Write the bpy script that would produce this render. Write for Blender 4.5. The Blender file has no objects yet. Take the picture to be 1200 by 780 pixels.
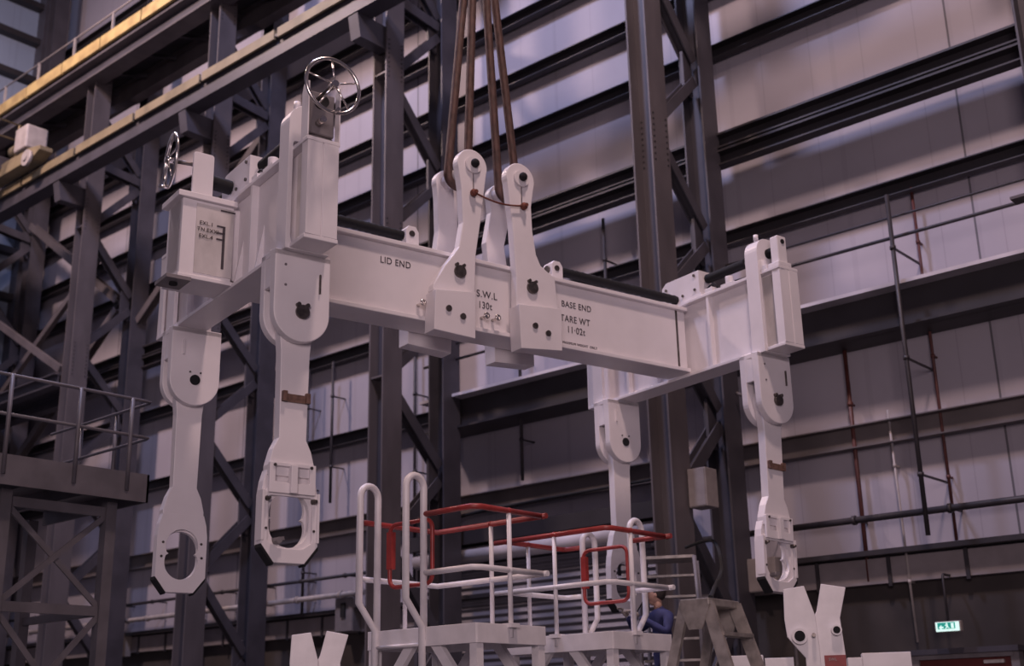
import bpy, math, random
from mathutils import Vector, Matrix, Euler
random.seed(7)
S = bpy.context.scene
COL = S.collection

# ------------------------------------------------------------------ camera
# world frame: X runs along the clad wall (towards the right), Y goes into the wall, Z up, metres
W_ = Vector((-0.22486, 0.97439, 0.0)); N_ = Vector((0.97439, 0.22486, 0.0))
def cam_axes(pitch=.306, roll=-.022, yaw=.628):
    cy, sy = math.cos(yaw), math.sin(yaw)
    f0 = Vector((sy, cy, 0)); r0 = Vector((cy, -sy, 0)); u0 = Vector((0, 0, 1))
    f = f0*math.cos(pitch)+u0*math.sin(pitch); u = u0*math.cos(pitch)-f0*math.sin(pitch)
    r = r0*math.cos(roll)+u*math.sin(roll); u2 = u*math.cos(roll)-r0*math.sin(roll)
    tw = lambda v: Vector((-v.dot(W_), v.dot(N_), v.z))
    return tw(r), tw(u2), tw(f)
r_, u_, f_ = cam_axes()
cd = bpy.data.cameras.new('camera'); cam = bpy.data.objects.new('camera', cd); COL.objects.link(cam)
cam.matrix_world = Matrix(((r_.x, u_.x, -f_.x, 0), (r_.y, u_.y, -f_.y, 0), (r_.z, u_.z, -f_.z, 1.6), (0, 0, 0, 1)))
cd.sensor_width = 36; cd.lens = 1437*36/1200; cd.clip_end = 300
cd.dof.use_dof = True; cd.dof.focus_distance = 12.0; cd.dof.aperture_fstop = 1.3
S.camera = cam

# ------------------------------------------------------------------ light
wd = bpy.data.worlds.new('hall_air'); S.world = wd; wd.use_nodes = True
bgn = wd.node_tree.nodes['Background']; bgn.inputs[0].default_value = (.50, .40, .62, 1); bgn.inputs[1].default_value = .15
def area(name, loc, target, size, power, color, sy=None):
    l = bpy.data.lights.new(name, 'AREA'); l.energy = power; l.color = color; l.size = size
    if sy: l.shape = 'RECTANGLE'; l.size_y = sy
    o = bpy.data.objects.new(name, l); COL.objects.link(o); o.location = loc
    d = Vector(target)-Vector(loc); o.rotation_euler = d.to_track_quat('-Z', 'Y').to_euler()
    return o
WARM = (1.0, .71, .65); PINK = (1.0, .77, .80); COOL = (.60, .62, 1.0)
area('high_bay_lamp_right', (-2, 6.5, 22.5), (-4.5, 14, 7), 1.6, 2300, WARM)
area('high_bay_lamp_middle', (-15, 7, 25), (-15.5, 14, 8), 2.0, 3000, COOL)
area('high_bay_lamp_left', (-27.5, 6, 24), (-28.5, 13, 8), 1.8, 3600, WARM)
area('gable_cool_fill', (-33, 4, 27), (-37.6, 12, 22), 2.0, 300, (.5, .62, 1.0))  # unseen cool light, added to brighten the end wall bluish
area('soft_front_fill', (7, -9, 6.5), (-9, 10, 5.5), 7.0, 2000, PINK, 6.0)  # added soft fill for the beam's front faces; no doorway stands here
S.view_settings.view_transform = 'Standard'; S.view_settings.look = 'None'
S.view_settings.gamma = 1; S.view_settings.use_curve_mapping = False
S.view_settings.exposure = -0.34

# ------------------------------------------------------------------ materials
def mat(name, base, rough=.6, metal=0., var=.0, scale=3., bump=0., stretch=(1, 1, 1), var_col=None, emit=None, estr=0):
    m = bpy.data.materials.new(name); m.use_nodes = True; nt = m.node_tree; b = nt.nodes['Principled BSDF']
    b.inputs['Roughness'].default_value = rough; b.inputs['Metallic'].default_value = metal
    b.inputs['Base Color'].default_value = (*base, 1)
    if emit: b.inputs['Emission Color'].default_value = (*emit, 1); b.inputs['Emission Strength'].default_value = estr
    if var or bump:
        tc = nt.nodes.new('ShaderNodeTexCoord'); mp = nt.nodes.new('ShaderNodeMapping'); mp.inputs['Scale'].default_value = stretch
        nz = nt.nodes.new('ShaderNodeTexNoise'); nz.inputs['Scale'].default_value = scale; nz.inputs['Detail'].default_value = 5
        nt.links.new(tc.outputs['Object'], mp.inputs[0]); nt.links.new(mp.outputs[0], nz.inputs['Vector'])
        if var:
            cr = nt.nodes.new('ShaderNodeValToRGB'); vc = var_col or tuple(c*(1-var) for c in base)
            cr.color_ramp.elements[0].position = .35; cr.color_ramp.elements[0].color = (*vc, 1)
            cr.color_ramp.elements[1].position = .62; cr.color_ramp.elements[1].color = (*base, 1)
            nt.links.new(nz.outputs['Fac'], cr.inputs[0]); nt.links.new(cr.outputs[0], b.inputs['Base Color'])
        if bump:
            bp = nt.nodes.new('ShaderNodeBump'); bp.inputs['Strength'].default_value = bump; bp.inputs['Distance'].default_value = .01
            nt.links.new(nz.outputs['Fac'], bp.inputs['Height']); nt.links.new(bp.outputs[0], b.inputs['Normal'])
    return m
M = {
 'white': mat('white_gloss_paint', (.78, .74, .76), .38, var=.06, scale=2.5),
 'white2': mat('white_rail_paint', (.76, .73, .75), .4, var=.1, scale=6),
 'worn': mat('worn_white_panel', (.62, .58, .57), .5, var=.3, scale=5, var_col=(.46, .43, .42), stretch=(1, 1, .5)),
 'red': mat('red_rail_paint', (.34, .04, .035), .4, var=.3, scale=8),
 'redlabel': mat('dark_red_label', (.28, .03, .03), .5, var=.2, scale=20),
 'black': mat('black_rubber', (.006, .006, .009), .85, var=.3, scale=30),
 'steel': mat('oiled_steel', (.16, .14, .13), .4, .8, var=.4, scale=20),
 'chrome': mat('polished_steel', (.75, .70, .66), .22, 1.0, var=.1, scale=10),
 'rope': mat('brown_wire_rope', (.105, .055, .045), .6, .2, var=.5, scale=25, bump=.6, stretch=(1, 1, .3)),
 'rust_dull': mat('brown_oiled_strap', (.22, .13, .10), .5, .3, var=.4, scale=25),
 'rust': mat('rust_brown_shackle', (.20, .06, .04), .6, .3, var=.4, scale=30),
 'column': mat('grey_mauve_steel_paint', (.115, .10, .108), .5, var=.3, scale=1.6, stretch=(1, 1, .4)),
 'column_dark': mat('dark_blue_grey_steel', (.065, .060, .074), .5, var=.25, scale=2),
 'girt': mat('dark_sheeting_rail', (.035, .031, .036), .5, var=.3, scale=1.2),
 'yellow_dull': mat('dim_yellow_rail_paint', (.25, .20, .12), .6, var=.3, scale=2),  # dimmer than the brightly lit upper rail; the weaker light is in the colour
 'yellow': mat('yellow_crane_paint', (.62, .47, .20), .5, var=.25, scale=2, var_col=(.42, .30, .13)),
 'lip': mat('pale_grey_flange', (.62, .58, .62), .5, var=.3, scale=1.2),
 'grey': mat('mid_grey_paint', (.20, .18, .19), .5, var=.25, scale=4),
 'tower': mat('tower_grey_paint', (.115, .105, .12), .5, var=.3, scale=2.5),
 'alu': mat('worn_aluminium', (.38, .34, .31), .45, .3, var=.4, scale=9),
 'boxg': mat('pale_switch_box', (.34, .30, .29), .5, var=.15, scale=6),
 'pipe_red': mat('red_oxide_pipe', (.11, .035, .03), .5, var=.3, scale=4),
 'pipe_dark': mat('dark_drain_pipe', (.035, .03, .035), .5, var=.2, scale=4),
 'pipe_pale': mat('pale_conduit', (.40, .36, .35), .5, var=.2, scale=4),
 'rail_brown': mat('brown_grey_rail', (.14, .12, .12), .6, var=.25, scale=1.5),
 'band': mat('grey_kerb_band', (.26, .23, .24), .7, var=.2, scale=2),
 'masonry': mat('dark_blockwork', (.055, .046, .045), .9, var=.35, scale=1.2),
 'floor': mat('painted_concrete_floor', (.10, .095, .10), .5, var=.2, scale=.6),
 'roof': mat('dark_roof_sheet', (.05, .045, .06), .8, var=.3, scale=.6),
 'reddoor': mat('dark_red_door_paint', (.12, .02, .018), .5, var=.2, scale=3),
 'skin': mat('skin', (.50, .30, .23), .55, var=.08, scale=10),
 'hair': mat('dark_hair', (.03, .022, .02), .7, var=.3, scale=60, bump=.5),
 'overall': mat('navy_overalls', (.035, .04, .13), .85, var=.3, scale=12, bump=.3),
 'cap': mat('dark_blue_cap', (.03, .04, .12), .7, var=.2, scale=20),
 'glove': mat('pale_work_glove', (.40, .35, .31), .8, var=.2, scale=30),
 'letter': mat('black_stencil_paint', (.05, .04, .05), .6, var=.2, scale=40),
 'glow': mat('lit_sign_face', (.8, .95, .9), .4, emit=(.62, 1.0, .88), estr=.9),
 'signgreen': mat('lit_sign_green', (.02, .4, .3), .4, emit=(.04, .45, .36), estr=.45),
}
# wall cladding: vertical sheets with fine ribs and lap joints
def cladding(name, base, axis):
    m = mat(name, base, .6, var=.16, scale=.35, stretch=(1, 1, 1)); nt = m.node_tree; b = nt.nodes['Principled BSDF']
    tc = nt.nodes.new('ShaderNodeTexCoord'); sx = nt.nodes.new('ShaderNodeSeparateXYZ'); nt.links.new(tc.outputs['Object'], sx.inputs[0])
    def saw(period, width, dark):
        d = nt.nodes.new('ShaderNodeMath'); d.operation = 'DIVIDE'; d.inputs[1].default_value = period; nt.links.new(sx.outputs[axis], d.inputs[0])
        fr = nt.nodes.new('ShaderNodeMath'); fr.operation = 'FRACT'; nt.links.new(d.outputs[0], fr.inputs[0])
        lt = nt.nodes.new('ShaderNodeMath'); lt.operation = 'LESS_THAN'; lt.inputs[1].default_value = width/period; nt.links.new(fr.outputs[0], lt.inputs[0])
        mu = nt.nodes.new('ShaderNodeMath'); mu.operation = 'MULTIPLY'; mu.inputs[1].default_value = dark; nt.links.new(lt.outputs[0], mu.inputs[0])
        return mu
    a, c, e = saw(6.45, .035, .75), saw(1.0, .02, .16), saw(2.15, .10, .07)
    ad = nt.nodes.new('ShaderNodeMath'); ad.operation = 'MAXIMUM'; nt.links.new(a.outputs[0], ad.inputs[0]); nt.links.new(c.outputs[0], ad.inputs[1])
    ad2 = nt.nodes.new('ShaderNodeMath'); ad2.operation = 'MAXIMUM'; nt.links.new(ad.outputs[0], ad2.inputs[0]); nt.links.new(e.outputs[0], ad2.inputs[1])
    mx = nt.nodes.new('ShaderNodeMixRGB'); mx.inputs[2].default_value = (.03, .03, .035, 1)
    src = b.inputs['Base Color'].links[0].from_socket
    nt.links.new(ad2.outputs[0], mx.inputs[0]); nt.links.new(src, mx.inputs[1]); nt.links.new(mx.outputs[0], b.inputs['Base Color'])
    return m
M['clad'] = cladding('wall_cladding_sheet', (.42, .39, .44), 0)
M['clad_end'] = cladding('end_wall_cladding_sheet', (.30, .36, .48), 1)
def slat_mat():
    m = mat('shutter_slats', (.20, .19, .22), .45, .3, var=.15, scale=2); nt = m.node_tree; b = nt.nodes['Principled BSDF']
    tc = nt.nodes.new('ShaderNodeTexCoord'); wv = nt.nodes.new('ShaderNodeTexWave'); wv.bands_direction = 'Z'; wv.inputs['Scale'].default_value = 2.2
    bp = nt.nodes.new('ShaderNodeBump'); bp.inputs['Strength'].default_value = 1; bp.inputs['Distance'].default_value = .05
    nt.links.new(tc.outputs['Object'], wv.inputs['Vector']); nt.links.new(wv.outputs['Fac'], bp.inputs['Height']); nt.links.new(bp.outputs[0], b.inputs['Normal'])
    return m
M['slat'] = slat_mat()

# ------------------------------------------------------------------ mesh builder
class MB:
    def __init__(s): s.v = []; s.f = []; s.sm = []
    def add(s, vs, fs, smooth=False):
        n = len(s.v); s.v += [tuple(v) for v in vs]; s.f += [tuple(i+n for i in f) for f in fs]; s.sm += [smooth]*len(fs); return s
    def box(s, x0, x1, y0, y1, z0, z1):
        vs = [(x, y, z) for x in (x0, x1) for y in (y0, y1) for z in (z0, z1)]
        return s.add(vs, [(0, 1, 3, 2), (4, 6, 7, 5), (0, 4, 5, 1), (2, 3, 7, 6), (0, 2, 6, 4), (1, 5, 7, 3)])
    def bar(s, p, q, w, h, up=(0, 0, 1)):      # rectangular bar between two points; w across, h along up
        p, q = Vector(p), Vector(q); d = (q-p).normalized(); u = Vector(up)
        sd = d.cross(u)
        if sd.length < 1e-4: sd = d.cross(Vector((1, 0, 0)))
        sd.normalize(); u = sd.cross(d).normalized(); vs = []
        for c in (p, q):
            for a, b in ((-1, -1), (1, -1), (1, 1), (-1, 1)): vs.append(c+sd*a*w/2+u*b*h/2)
        return s.add(vs, [(0, 3, 2, 1), (4, 5, 6, 7), (0, 1, 5, 4), (1, 2, 6, 5), (2, 3, 7, 6), (3, 0, 4, 7)])
    def ibar(s, p, q, w, h, t=.03, up=(0, 0, 1)):   # I-section between two points: flanges w wide, h deep along up
        p, q, u = Vector(p), Vector(q), Vector(up); d = (q-p).normalized(); u = (u-d*u.dot(d)).normalized()
        s.bar(p, q, t*.8, h-2*t, u)
        for k in (-1, 1): s.bar(p+u*k*(h/2-t/2), q+u*k*(h/2-t/2), w, t, u)
        return s
    def tube(s, pts, r, n=10, closed=False, rr=None):
        pts = [Vector(p) for p in pts]; m = len(pts); rings = []; prev = None
        for i, p in enumerate(pts):
            if closed: d = pts[(i+1) % m]-pts[i-1]
            else: d = pts[min(i+1, m-1)]-pts[max(i-1, 0)]
            d.normalize()
            if prev is None:
                a = d.cross(Vector((0, 0, 1)));
                if a.length < .1: a = d.cross(Vector((1, 0, 0)))
                a.normalize()
            else:
                a = prev-d*prev.dot(d)
                if a.length < 1e-5: a = d.orthogonal()
                a.normalize()
            prev = a; b = d.cross(a); R = rr[i] if rr else r
            rings.append([p+a*R*math.cos(2*math.pi*k/n)+b*R*math.sin(2*math.pi*k/n) for k in range(n)])
        vs = [v for g in rings for v in g]; fs = []
        for i in range(m if closed else m-1):
            j = (i+1) % m
            for k in range(n): fs.append((i*n+k, i*n+(k+1) % n, j*n+(k+1) % n, j*n+k))
        s.add(vs, fs, True)
        if not closed:
            s.add(rings[0], [tuple(range(n))[::-1]]); s.add(rings[-1], [tuple(range(n))])
        return s
    def cyl(s, p, q, r, n=24, r2=None): return s.tube([p, q], r, n, rr=[r, r2 if r2 is not None else r])
    def prism(s, poly, a, b, axis='y'):        # outline in (x,z) extruded along y (or (y,z) along x, (x,y) along z)
        def P(u, v, w): return {'y': (u, w, v), 'x': (w, u, v), 'z': (u, v, w)}[axis]
        n = len(poly); vs = [P(u, v, a) for u, v in poly]+[P(u, v, b) for u, v in poly]
        fs = [tuple(range(n)), tuple(range(2*n-1, n-1, -1))]+[(i, i+n, (i+1) % n+n, (i+1) % n) for i in range(n)]
        return s.add(vs, fs)
    def ringplate(s, outer, inner, c, a, b, n=64, axis='y'):   # plate with a hole; both outlines star-shaped about c
        def P(u, v, w): return {'y': (u, w, v), 'x': (w, u, v), 'z': (u, v, w)}[axis]
        def hit(poly, th):
            dx, dz = math.cos(th), math.sin(th); best = 0
            for i in range(len(poly)):
                x1, z1 = poly[i][0]-c[0], poly[i][1]-c[1]; x2, z2 = poly[(i+1) % len(poly)][0]-c[0], poly[(i+1) % len(poly)][1]-c[1]
                ex, ez = x2-x1, z2-z1; den = dx*ez-dz*ex
                if abs(den) < 1e-9: continue
                t = (x1*ez-z1*ex)/den; u = (x1*dz-z1*dx)/den
                if t > 0 and -1e-6 <= u <= 1+1e-6: best = max(best, t)
            return (c[0]+dx*best, c[1]+dz*best)
        angs = [2*math.pi*k/n for k in range(n)]
        for px, pz in outer: angs.append(math.atan2(pz-c[1], px-c[0]) % (2*math.pi))
        angs = sorted(set(round(x, 5) for x in angs)); n = len(angs)
        O = [hit(outer, t) for t in angs]; I = [hit(inner, t) for t in angs]
        vs = [P(u, v, a) for u, v in O]+[P(u, v, a) for u, v in I]+[P(u, v, b) for u, v in O]+[P(u, v, b) for u, v in I]; fs = []
        for i in range(n):
            j = (i+1) % n
            fs += [(i, j, n+j, n+i), (2*n+i, 3*n+i, 3*n+j, 2*n+j), (i, 2*n+i, 2*n+j, j), (n+i, n+j, 3*n+j, 3*n+i)]
        return s.add(vs, fs)
    def ball(s, c, r, n=12, sc=(1, 1, 1)):
        c = Vector(c); vs = []; fs = []; m = n//2
        for i in range(m+1):
            for k in range(n):
                a = math.pi*i/m; b = 2*math.pi*k/n
                vs.append(c+Vector((r*sc[0]*math.sin(a)*math.cos(b), r*sc[1]*math.sin(a)*math.sin(b), r*sc[2]*math.cos(a))))
        for i in range(m):
            for k in range(n): fs.append((i*n+k, (i+1)*n+k, (i+1)*n+(k+1) % n, i*n+(k+1) % n))
        return s.add(vs, fs, True)
    def xf(s, fn): s.v = [tuple(fn(Vector(v))) for v in s.v]; return s
    def build(s, name, m, parent=None, bevel=0, loc=None):
        me = bpy.data.meshes.new(name); me.from_pydata(s.v, [], s.f); me.validate()
        for p, sm in zip(me.polygons, s.sm): p.use_smooth = sm
        import bmesh
        bm = bmesh.new(); bm.from_mesh(me); bmesh.ops.remove_doubles(bm, verts=bm.verts, dist=1e-5); bmesh.ops.recalc_face_normals(bm, faces=bm.faces); bm.to_mesh(me); bm.free()
        me.materials.append(M[m] if isinstance(m, str) else m)
        o = bpy.data.objects.new(name, me); COL.objects.link(o)
        if parent: o.parent = parent
        if loc: o.location = loc
        if bevel:
            b = o.modifiers.new('bevel', 'BEVEL'); b.width = bevel; b.segments = 2; b.limit_method = 'ANGLE'; b.angle_limit = math.radians(40)
        return o
def thing(name, label, cat, loc=(0, 0, 0), rz=0, group=None):
    o = bpy.data.objects.new(name, None); COL.objects.link(o); o.location = loc; o.rotation_euler = (0, 0, rz)
    o['label'] = label; o['category'] = cat
    if group: o['group'] = group
    return o
def tag(o, label, cat, group=None):
    o['label'] = label; o['category'] = cat
    if group: o['group'] = group
    return o
def struct(o): o['kind'] = 'structure'; return o
def arc(cx, cz, r, a0, a1, n=16): return [(cx+r*math.cos(math.radians(a0+(a1-a0)*i/n)), cz+r*math.sin(math.radians(a0+(a1-a0)*i/n))) for i in range(n+1)]
def text(body, size, loc, parent, m='letter', rot=(math.pi/2, 0, 0), name='lettering', sx=1.0, depth=.002, align='LEFT', shear=0):
    c = bpy.data.curves.new(name, 'FONT'); c.body = body; c.size = size; c.extrude = depth; c.align_x = align; c.space_character = 1.08
    t = bpy.data.objects.new('t', c); COL.objects.link(t); dg = bpy.context.evaluated_depsgraph_get()
    me = bpy.data.meshes.new_from_object(t.evaluated_get(dg)); bpy.data.objects.remove(t)
    me.materials.clear(); me.materials.append(M[m])
    o = bpy.data.objects.new(name, me); COL.objects.link(o); o.parent = parent; o.location = loc; o.rotation_euler = rot; o.scale = (sx, 1, 1)
    return o

# ------------------------------------------------------------------ the hall shell
XL, XR, YW = -37.6, 6.0, 18.9
struct(MB().box(XL, XR+6, -16, YW, -.2, 0).build('floor', 'floor'))
struct(MB().box(XL, XR+6, -16, YW+.3, 30.0, 30.2).build('ceiling', 'roof'))
struct(MB().box(XL, XR, YW, YW+.2, 3.55, 30.0).build('wall_back', 'clad'))
struct(MB().box(XL, XR, YW-.02, YW+.3, 0, 3.6).build('wall_back_lower', 'masonry'))
struct(MB().box(XL-.2, XL, -16, YW+.2, 0, 30.0).build('wall_left', 'clad_end'))
# sheeting rails along the long wall
tn = [0]
def trim(mb, m, bevel=0):
    tn[0] += 1; return struct(mb.build('trim_%d' % tn[0], m, bevel=bevel))
def girt(z, h=.2, y=18.58, x0=XL+.1, x1=XR, m='girt'):
    b = MB(); b.box(x0, x1, y, YW, z+h/2-.02, z+h/2); b.box(x0, x1, y+.17, y+.2, z-h/2, z+h/2-.02); b.box(x0, x1, y+.02, y+.2, z-h/2-.02, z-h/2)
    return trim(b, m)
for z in (24.3, 22.8, 21.3, 19.8, 18.3, 16.85, 15.35, 13.95, 10.05): girt(z, .24)
girt(8.0, .24, x1=-18.4); girt(5.95, .36, m='rail_brown')
b = MB()                                                        # double channel rail at mid height
for z0 in (11.28, 11.62):
    b.box(XL+.1, XR, 18.12, 18.36, z0+.26, z0+.30); b.box(XL+.1, XR, 18.31, 18.34, z0+.03, z0+.27); b.box(XL+.1, XR, 18.12, 18.36, z0, z0+.03)
trim(b, 'girt')
b = MB(); b.box(-18.3, XR, 18.25, 18.3, 7.5, 8.1); b.box(-18.3, XR, 18.3, YW, 7.46, 7.5)     # runway ledge from the third column to the right
b.box(-18.3, XR, 18.1, 18.32, 7.46, 7.5); trim(b, 'girt')
trim(MB().box(-18.3, XR, 17.95, YW, 8.1, 8.16), 'lip')
trim(MB().box(XL+.1, XR, 18.5, YW, 3.98, 4.06), 'girt')
b = MB().box(XL+.1, XR, 18.72, YW-.02, 3.55, 3.95)
trim(b, 'band')
b = MB()
for i in range(34): b.box(-36+i*1.25, -35.94+i*1.25, 18.69, 18.75, 3.5, 3.97)
trim(b, 'girt')
# end wall rails (gable, top left of the picture)
for z in (27.6, 26.1, 24.7, 23.2, 21.6, 20.0, 18.4, 16.8, 15.2, 12, 9, 6): trim(MB().box(XL, XL+.35, -16, YW-.6, z-.11, z+.11), 'girt')
trim(MB().box(XL, XL+.5, YW-1.0, YW-.5, 0, 30), 'column_dark')

# ------------------------------------------------------------------ laced steel columns
def column(cx, label, top, lac, plates=True, front=True):
    t = thing('laced_steel_column', label, 'column', (cx, 17, 0), group='laced columns along the clad wall')
    def leg(y0, y1, w, tp, m='column'):
        b = MB(); hx = w/2
        b.box(-hx, -hx+.035, y0, y1, 0, tp); b.box(hx-.035, hx, y0, y1, 0, tp); b.box(-hx+.035, hx-.035, (y0+y1)/2-.02, (y0+y1)/2+.02, 0, tp)
        return b.build('column_leg', m, t)
    r = leg(.70, 1.2, .44, 29.9, 'column_dark')  # rear leg darker than the front one: its shade is put into the colour
    if front: f = leg(-1.0, -.48, .42, top)
    if front and plates:
        for zc in (10.7, 14.9, 19.0):
            g = MB()
            for k in range(9):
                for yy in (-.93, -.55):
                    g.cyl((.21, yy, zc+k*.11), (.225, yy, zc+k*.11), .018, 8); 
                for xx in (-.15, .15): g.cyl((xx, -.755, zc+k*.11), (xx, -.77, zc+k*.11), .018, 8)
            g.build('splice_bolts', 'girt', f)
    for (p, q, w) in lac:
        MB().ibar((0, p[0]-17, p[1]), (0, q[0]-17, q[1]), w, w, .03, (1, 0, 0)).build('lacing_brace', 'column_dark', t)
    for z in (3.0, 6.4, 9.75, 13.1, 16.7):
        if z < top+1: MB().prism([(.45, z-.35), (.72, z-.5), (.72, z+.5), (.45, z+.35)], -.03, .03, 'x').build('gusset_plate', 'column_dark', t)
    for z in (1.5, 8.2, 15.0):
        if z < top: MB().box(-.17, .17, -.98, -.75, z-.02, z+.02).build('stiffener', 'column', t)
    MB().box(-.45, .45, -1.2, 1.35, 0, .05).build('base_plate', 'column_dark', t)
    return t
F, R = 16.5, 17.72
LAC = [((R, 3.0), (F, 1.5), .2), ((F, 4.7), (R, 3.2), .2), ((R, 6.3), (F, 5.1), .22), ((F, 7.9), (R, 6.6), .22), ((R, 9.6), (F, 8.5), .2),
       ((F, 11.2), (R, 9.95), .2), ((R, 12.9), (F, 11.7), .2), ((F, 14.7), (R, 13.3), .22), ((R, 16.6), (F, 15.3), .2)]
LACT = LAC+[((F, 17.0), (R, 16.85), .24), ((F, 18.4), (R, 17.1), .2), ((R, 19.7), (F, 18.7), .2)]
column(-10.85, 'tall grey laced column rising behind the right half of the white lifting beam', 20.0, LACT)
column(-17.55, 'tall grey laced column standing between the crane rail and the brown slings', 20.0, LACT)
column(-23.85, 'laced column crossed by the lower crane rail above the large round handwheel', 20.0, LACT)
column(-29.85, 'laced column whose front leg ends under the bright upper crane rail', 20.0, LACT)
column(-36.2, 'leftmost laced column, partly cut by the left edge behind the access tower', 20.0, LACT)
column(-4.78, 'laced column at the top right corner, only its edge in the picture', 20.0, [], False, False)

# ------------------------------------------------------------------ crane rails
t = thing('crane_runway_girder', 'lower yellow-topped crane runway girder passing in front of the columns', 'crane girder', (-22, 15.2, 16.15))
MB().box(-15.4, 16, .0, .04, .02, .44).build('web', 'column_dark', t)
MB().box(-15.4, 16, -.02, .42, -.04, .02).build('bottom_flange', 'column_dark', t)
b = MB()
for i in range(11): b.box(-15.4+i*2.9, -12.62+i*2.9, -.12, -.06, .36, .60)
b  .build('rail_strip', 'yellow_dull', t)
MB().box(-15.4, 16, -.1, .42, .42, .48).build('top_flange', 'girt', t)
for i in range(22): MB().box(-15.2+i*1.45, -15.14+i*1.45, .04, .36, .02, .42).build('web_stiffener', 'column_dark', t)
for X in (-36.2, -29.85, -23.85, -17.55):                       # brackets carrying it
    MB().prism([(.1, -.6), (.9, -.6), (.9, -.05), (-.0, -.05)], -.15+X+22, .15+X+22, 'x').build('bracket', 'column_dark', t)
t = thing('crane_runway_girder', 'upper bright yellow crane runway girder at the top left with low railing', 'crane girder', (-30, 15.8, 19.5))
MB().box(-7.4, 14, .18, .22, 0, .5).build('web', 'column_dark', t)
MB().box(-7.4, 14, .1, 1.5, .56, .60).build('walkway_plate', 'column_dark', t)
MB().ibar((-7.4, 1.5, .2), (14, 1.5, .2), .3, .7, .03).build('rear_girder', 'column', t)
for i in range(14): MB().bar((-7.2+i*1.5, .3, .35), (-6.45+i*1.5, 1.4, .35), .08, .10).build('lattice_brace', 'column_dark', t)
MB().box(-7.4, 14, -.05, .45, -.06, 0).build('bottom_flange', 'column', t)
MB().box(-7.4, 14, -.05, .5, .5, .56).build('top_flange', 'column', t)
b = MB()
for i in range(10): b.box(-7.4+i*2.1, -5.36+i*2.1, -.12, -.04, .66, 1.02)
b.build('rail_strip', 'yellow', t)
MB().box(-7.4, 14, -.05, .3, .98, 1.02).build('walkway_deck', 'column_dark', t)
MB().tube([(-7.4, .0, 1.7), (14, .0, 1.7)], .025, 8).build('hand_rail', 'pipe_pale', t)
for i in range(10): MB().bar((-7.0+i*2.1, -.0, 1.0), (-7.0+i*2.1, -.0, 1.72), .06, .06).build('railing_post', 'pipe_pale', t)

# yellow travelling crane end carriage on the lower rail, far left
t = thing('crane_end_carriage', 'yellow crane end carriage with wheels at the far left of the lower rail', 'crane', (-32.0, 15.1, 16.78))
MB().prism([(-2.6, .1), (1.5, .1), (1.9, .25), (1.9, .38), (1.2, .5), (-2.6, .5)], -.35, .05).build('carriage_beam', 'yellow_dull', t, .02)
for x in (-2.0, 1.35):
    w = MB(); w.cyl((x, -.46, .13), (x, -.36, .13), .24); w.cyl((x, -.50, .13), (x, -.46, .13), .10); w.build('wheel', 'pipe_pale', t)
MB().box(.55, 1.25, -.45, .2, .52, 1.25).build('motor_housing', 'pipe_pale', t, .05)
MB().cyl((.0, -.15, .8), (.55, -.15, .8), .2).build('motor', 'yellow_dull', t)
MB().box(-3.0, -.3, -7.5, -.1, .35, .75).build('bridge_girder', 'column_dark', t, .02)
b = MB()
for z in (1.0, 1.5): b.tube([(.45, -7.5, z), (.45, -.2, z)], .03, 8)
b.build('hand_rail', 'yellow_dull', t)
for i in range(7): MB().tube([(.45, -7.2+i*1.15, .5), (.45, -7.2+i*1.15, 1.5)], .03, 8).build('railing_post', 'yellow_dull', t)
for x in (-1.8, -1.1): MB().box(x, x+.45, -.5, -.1, .5, .85).build('control_box', 'yellow_dull', t, .02)

# ------------------------------------------------------------------ the lifting beam
ROT = math.radians(77.0)
LB = thing('lifting_beam', 'large white H-shaped lifting beam hanging from brown slings, with four clasp arms', 'lifting beam', (-8.70, 9.76, 5.07), ROT)
YC = .13; YMID = .15
def main_beam():
    b = MB()
    b.box(-3.72, 2.88, YC-.15, YC+.15, .66, 1.41)
    b.box(-3.1, 2.88, YC-.21, YC+.21, .61, .66); b.box(-3.1, 2.88, YC-.21, YC+.21, 1.41, 1.46)
    o = b.build('main_beam', 'white', LB, .008)
    # telescopic end box left
    e = MB(); e.box(-3.72, -3.2, YC-.19, YC+.19, .62, 1.40); e.box(-3.78, -3.18, YC-.23, YC+.23, 1.40, 1.46); e.box(-3.74, -3.18, YC-.22, YC+.22, .58, .62)
    e.build('end_box', 'white', o, .006)
    MB().box(-3.58, -3.2, YC-.197, YC-.188, .66, 1.37).build('scale_panel', 'worn', o)
    k = MB(); k.box(-3.86, -3.62, YC-.26, YC+.05, .54, .575); k.build('sliding_pad', 'grey', o)
    MB().cyl((-3.74, YC-.12, .52), (-3.74, YC-.12, .545), .04).build('pad_bolt', 'black', o)
    s = MB(); y0, y1 = YC-.2035, YC-.196
    s.box(-3.31, -3.285, y0, y1, .74, 1.17)
    for z in (1.165, 1.095, 1.03): s.box(-3.37, -3.285, y0, y1, z, z+.016)
    s.box(-3.34, -3.19, y0, y1, 1.335, 1.35); s.build('scale_mark', 'letter', o)
    for i, tx in enumerate(('EXL.1', 'TN.EXXI', 'EXL.4')):
        text(tx, .055, (-3.57+(.02 if i != 1 else 0), y0, 1.155-i*.067), o, 'steel')
    # seam strip at the right end
    MB().box(2.72, 2.75, YC-.156, YC-.149, .66, 1.41).build('seam_strip', 'steel', o)
    return o
mb_ = main_beam()
yf = YC-.1525
text('LID END', .105, (-1.53, yf, 1.19), mb_, sx=.9)
text('S.W.L', .115, (-.30, yf, 1.04), mb_, sx=.95)
text('130t', .115, (-.28, yf, .91), mb_, sx=.85)
text('BASE END', .105, (.90, yf, 1.14), mb_, sx=.9)
text('TARE WT', .115, (.88, yf, .96), mb_, sx=.85)
text('11·02t', .115, (.97, yf, .83), mb_, sx=.85)
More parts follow.
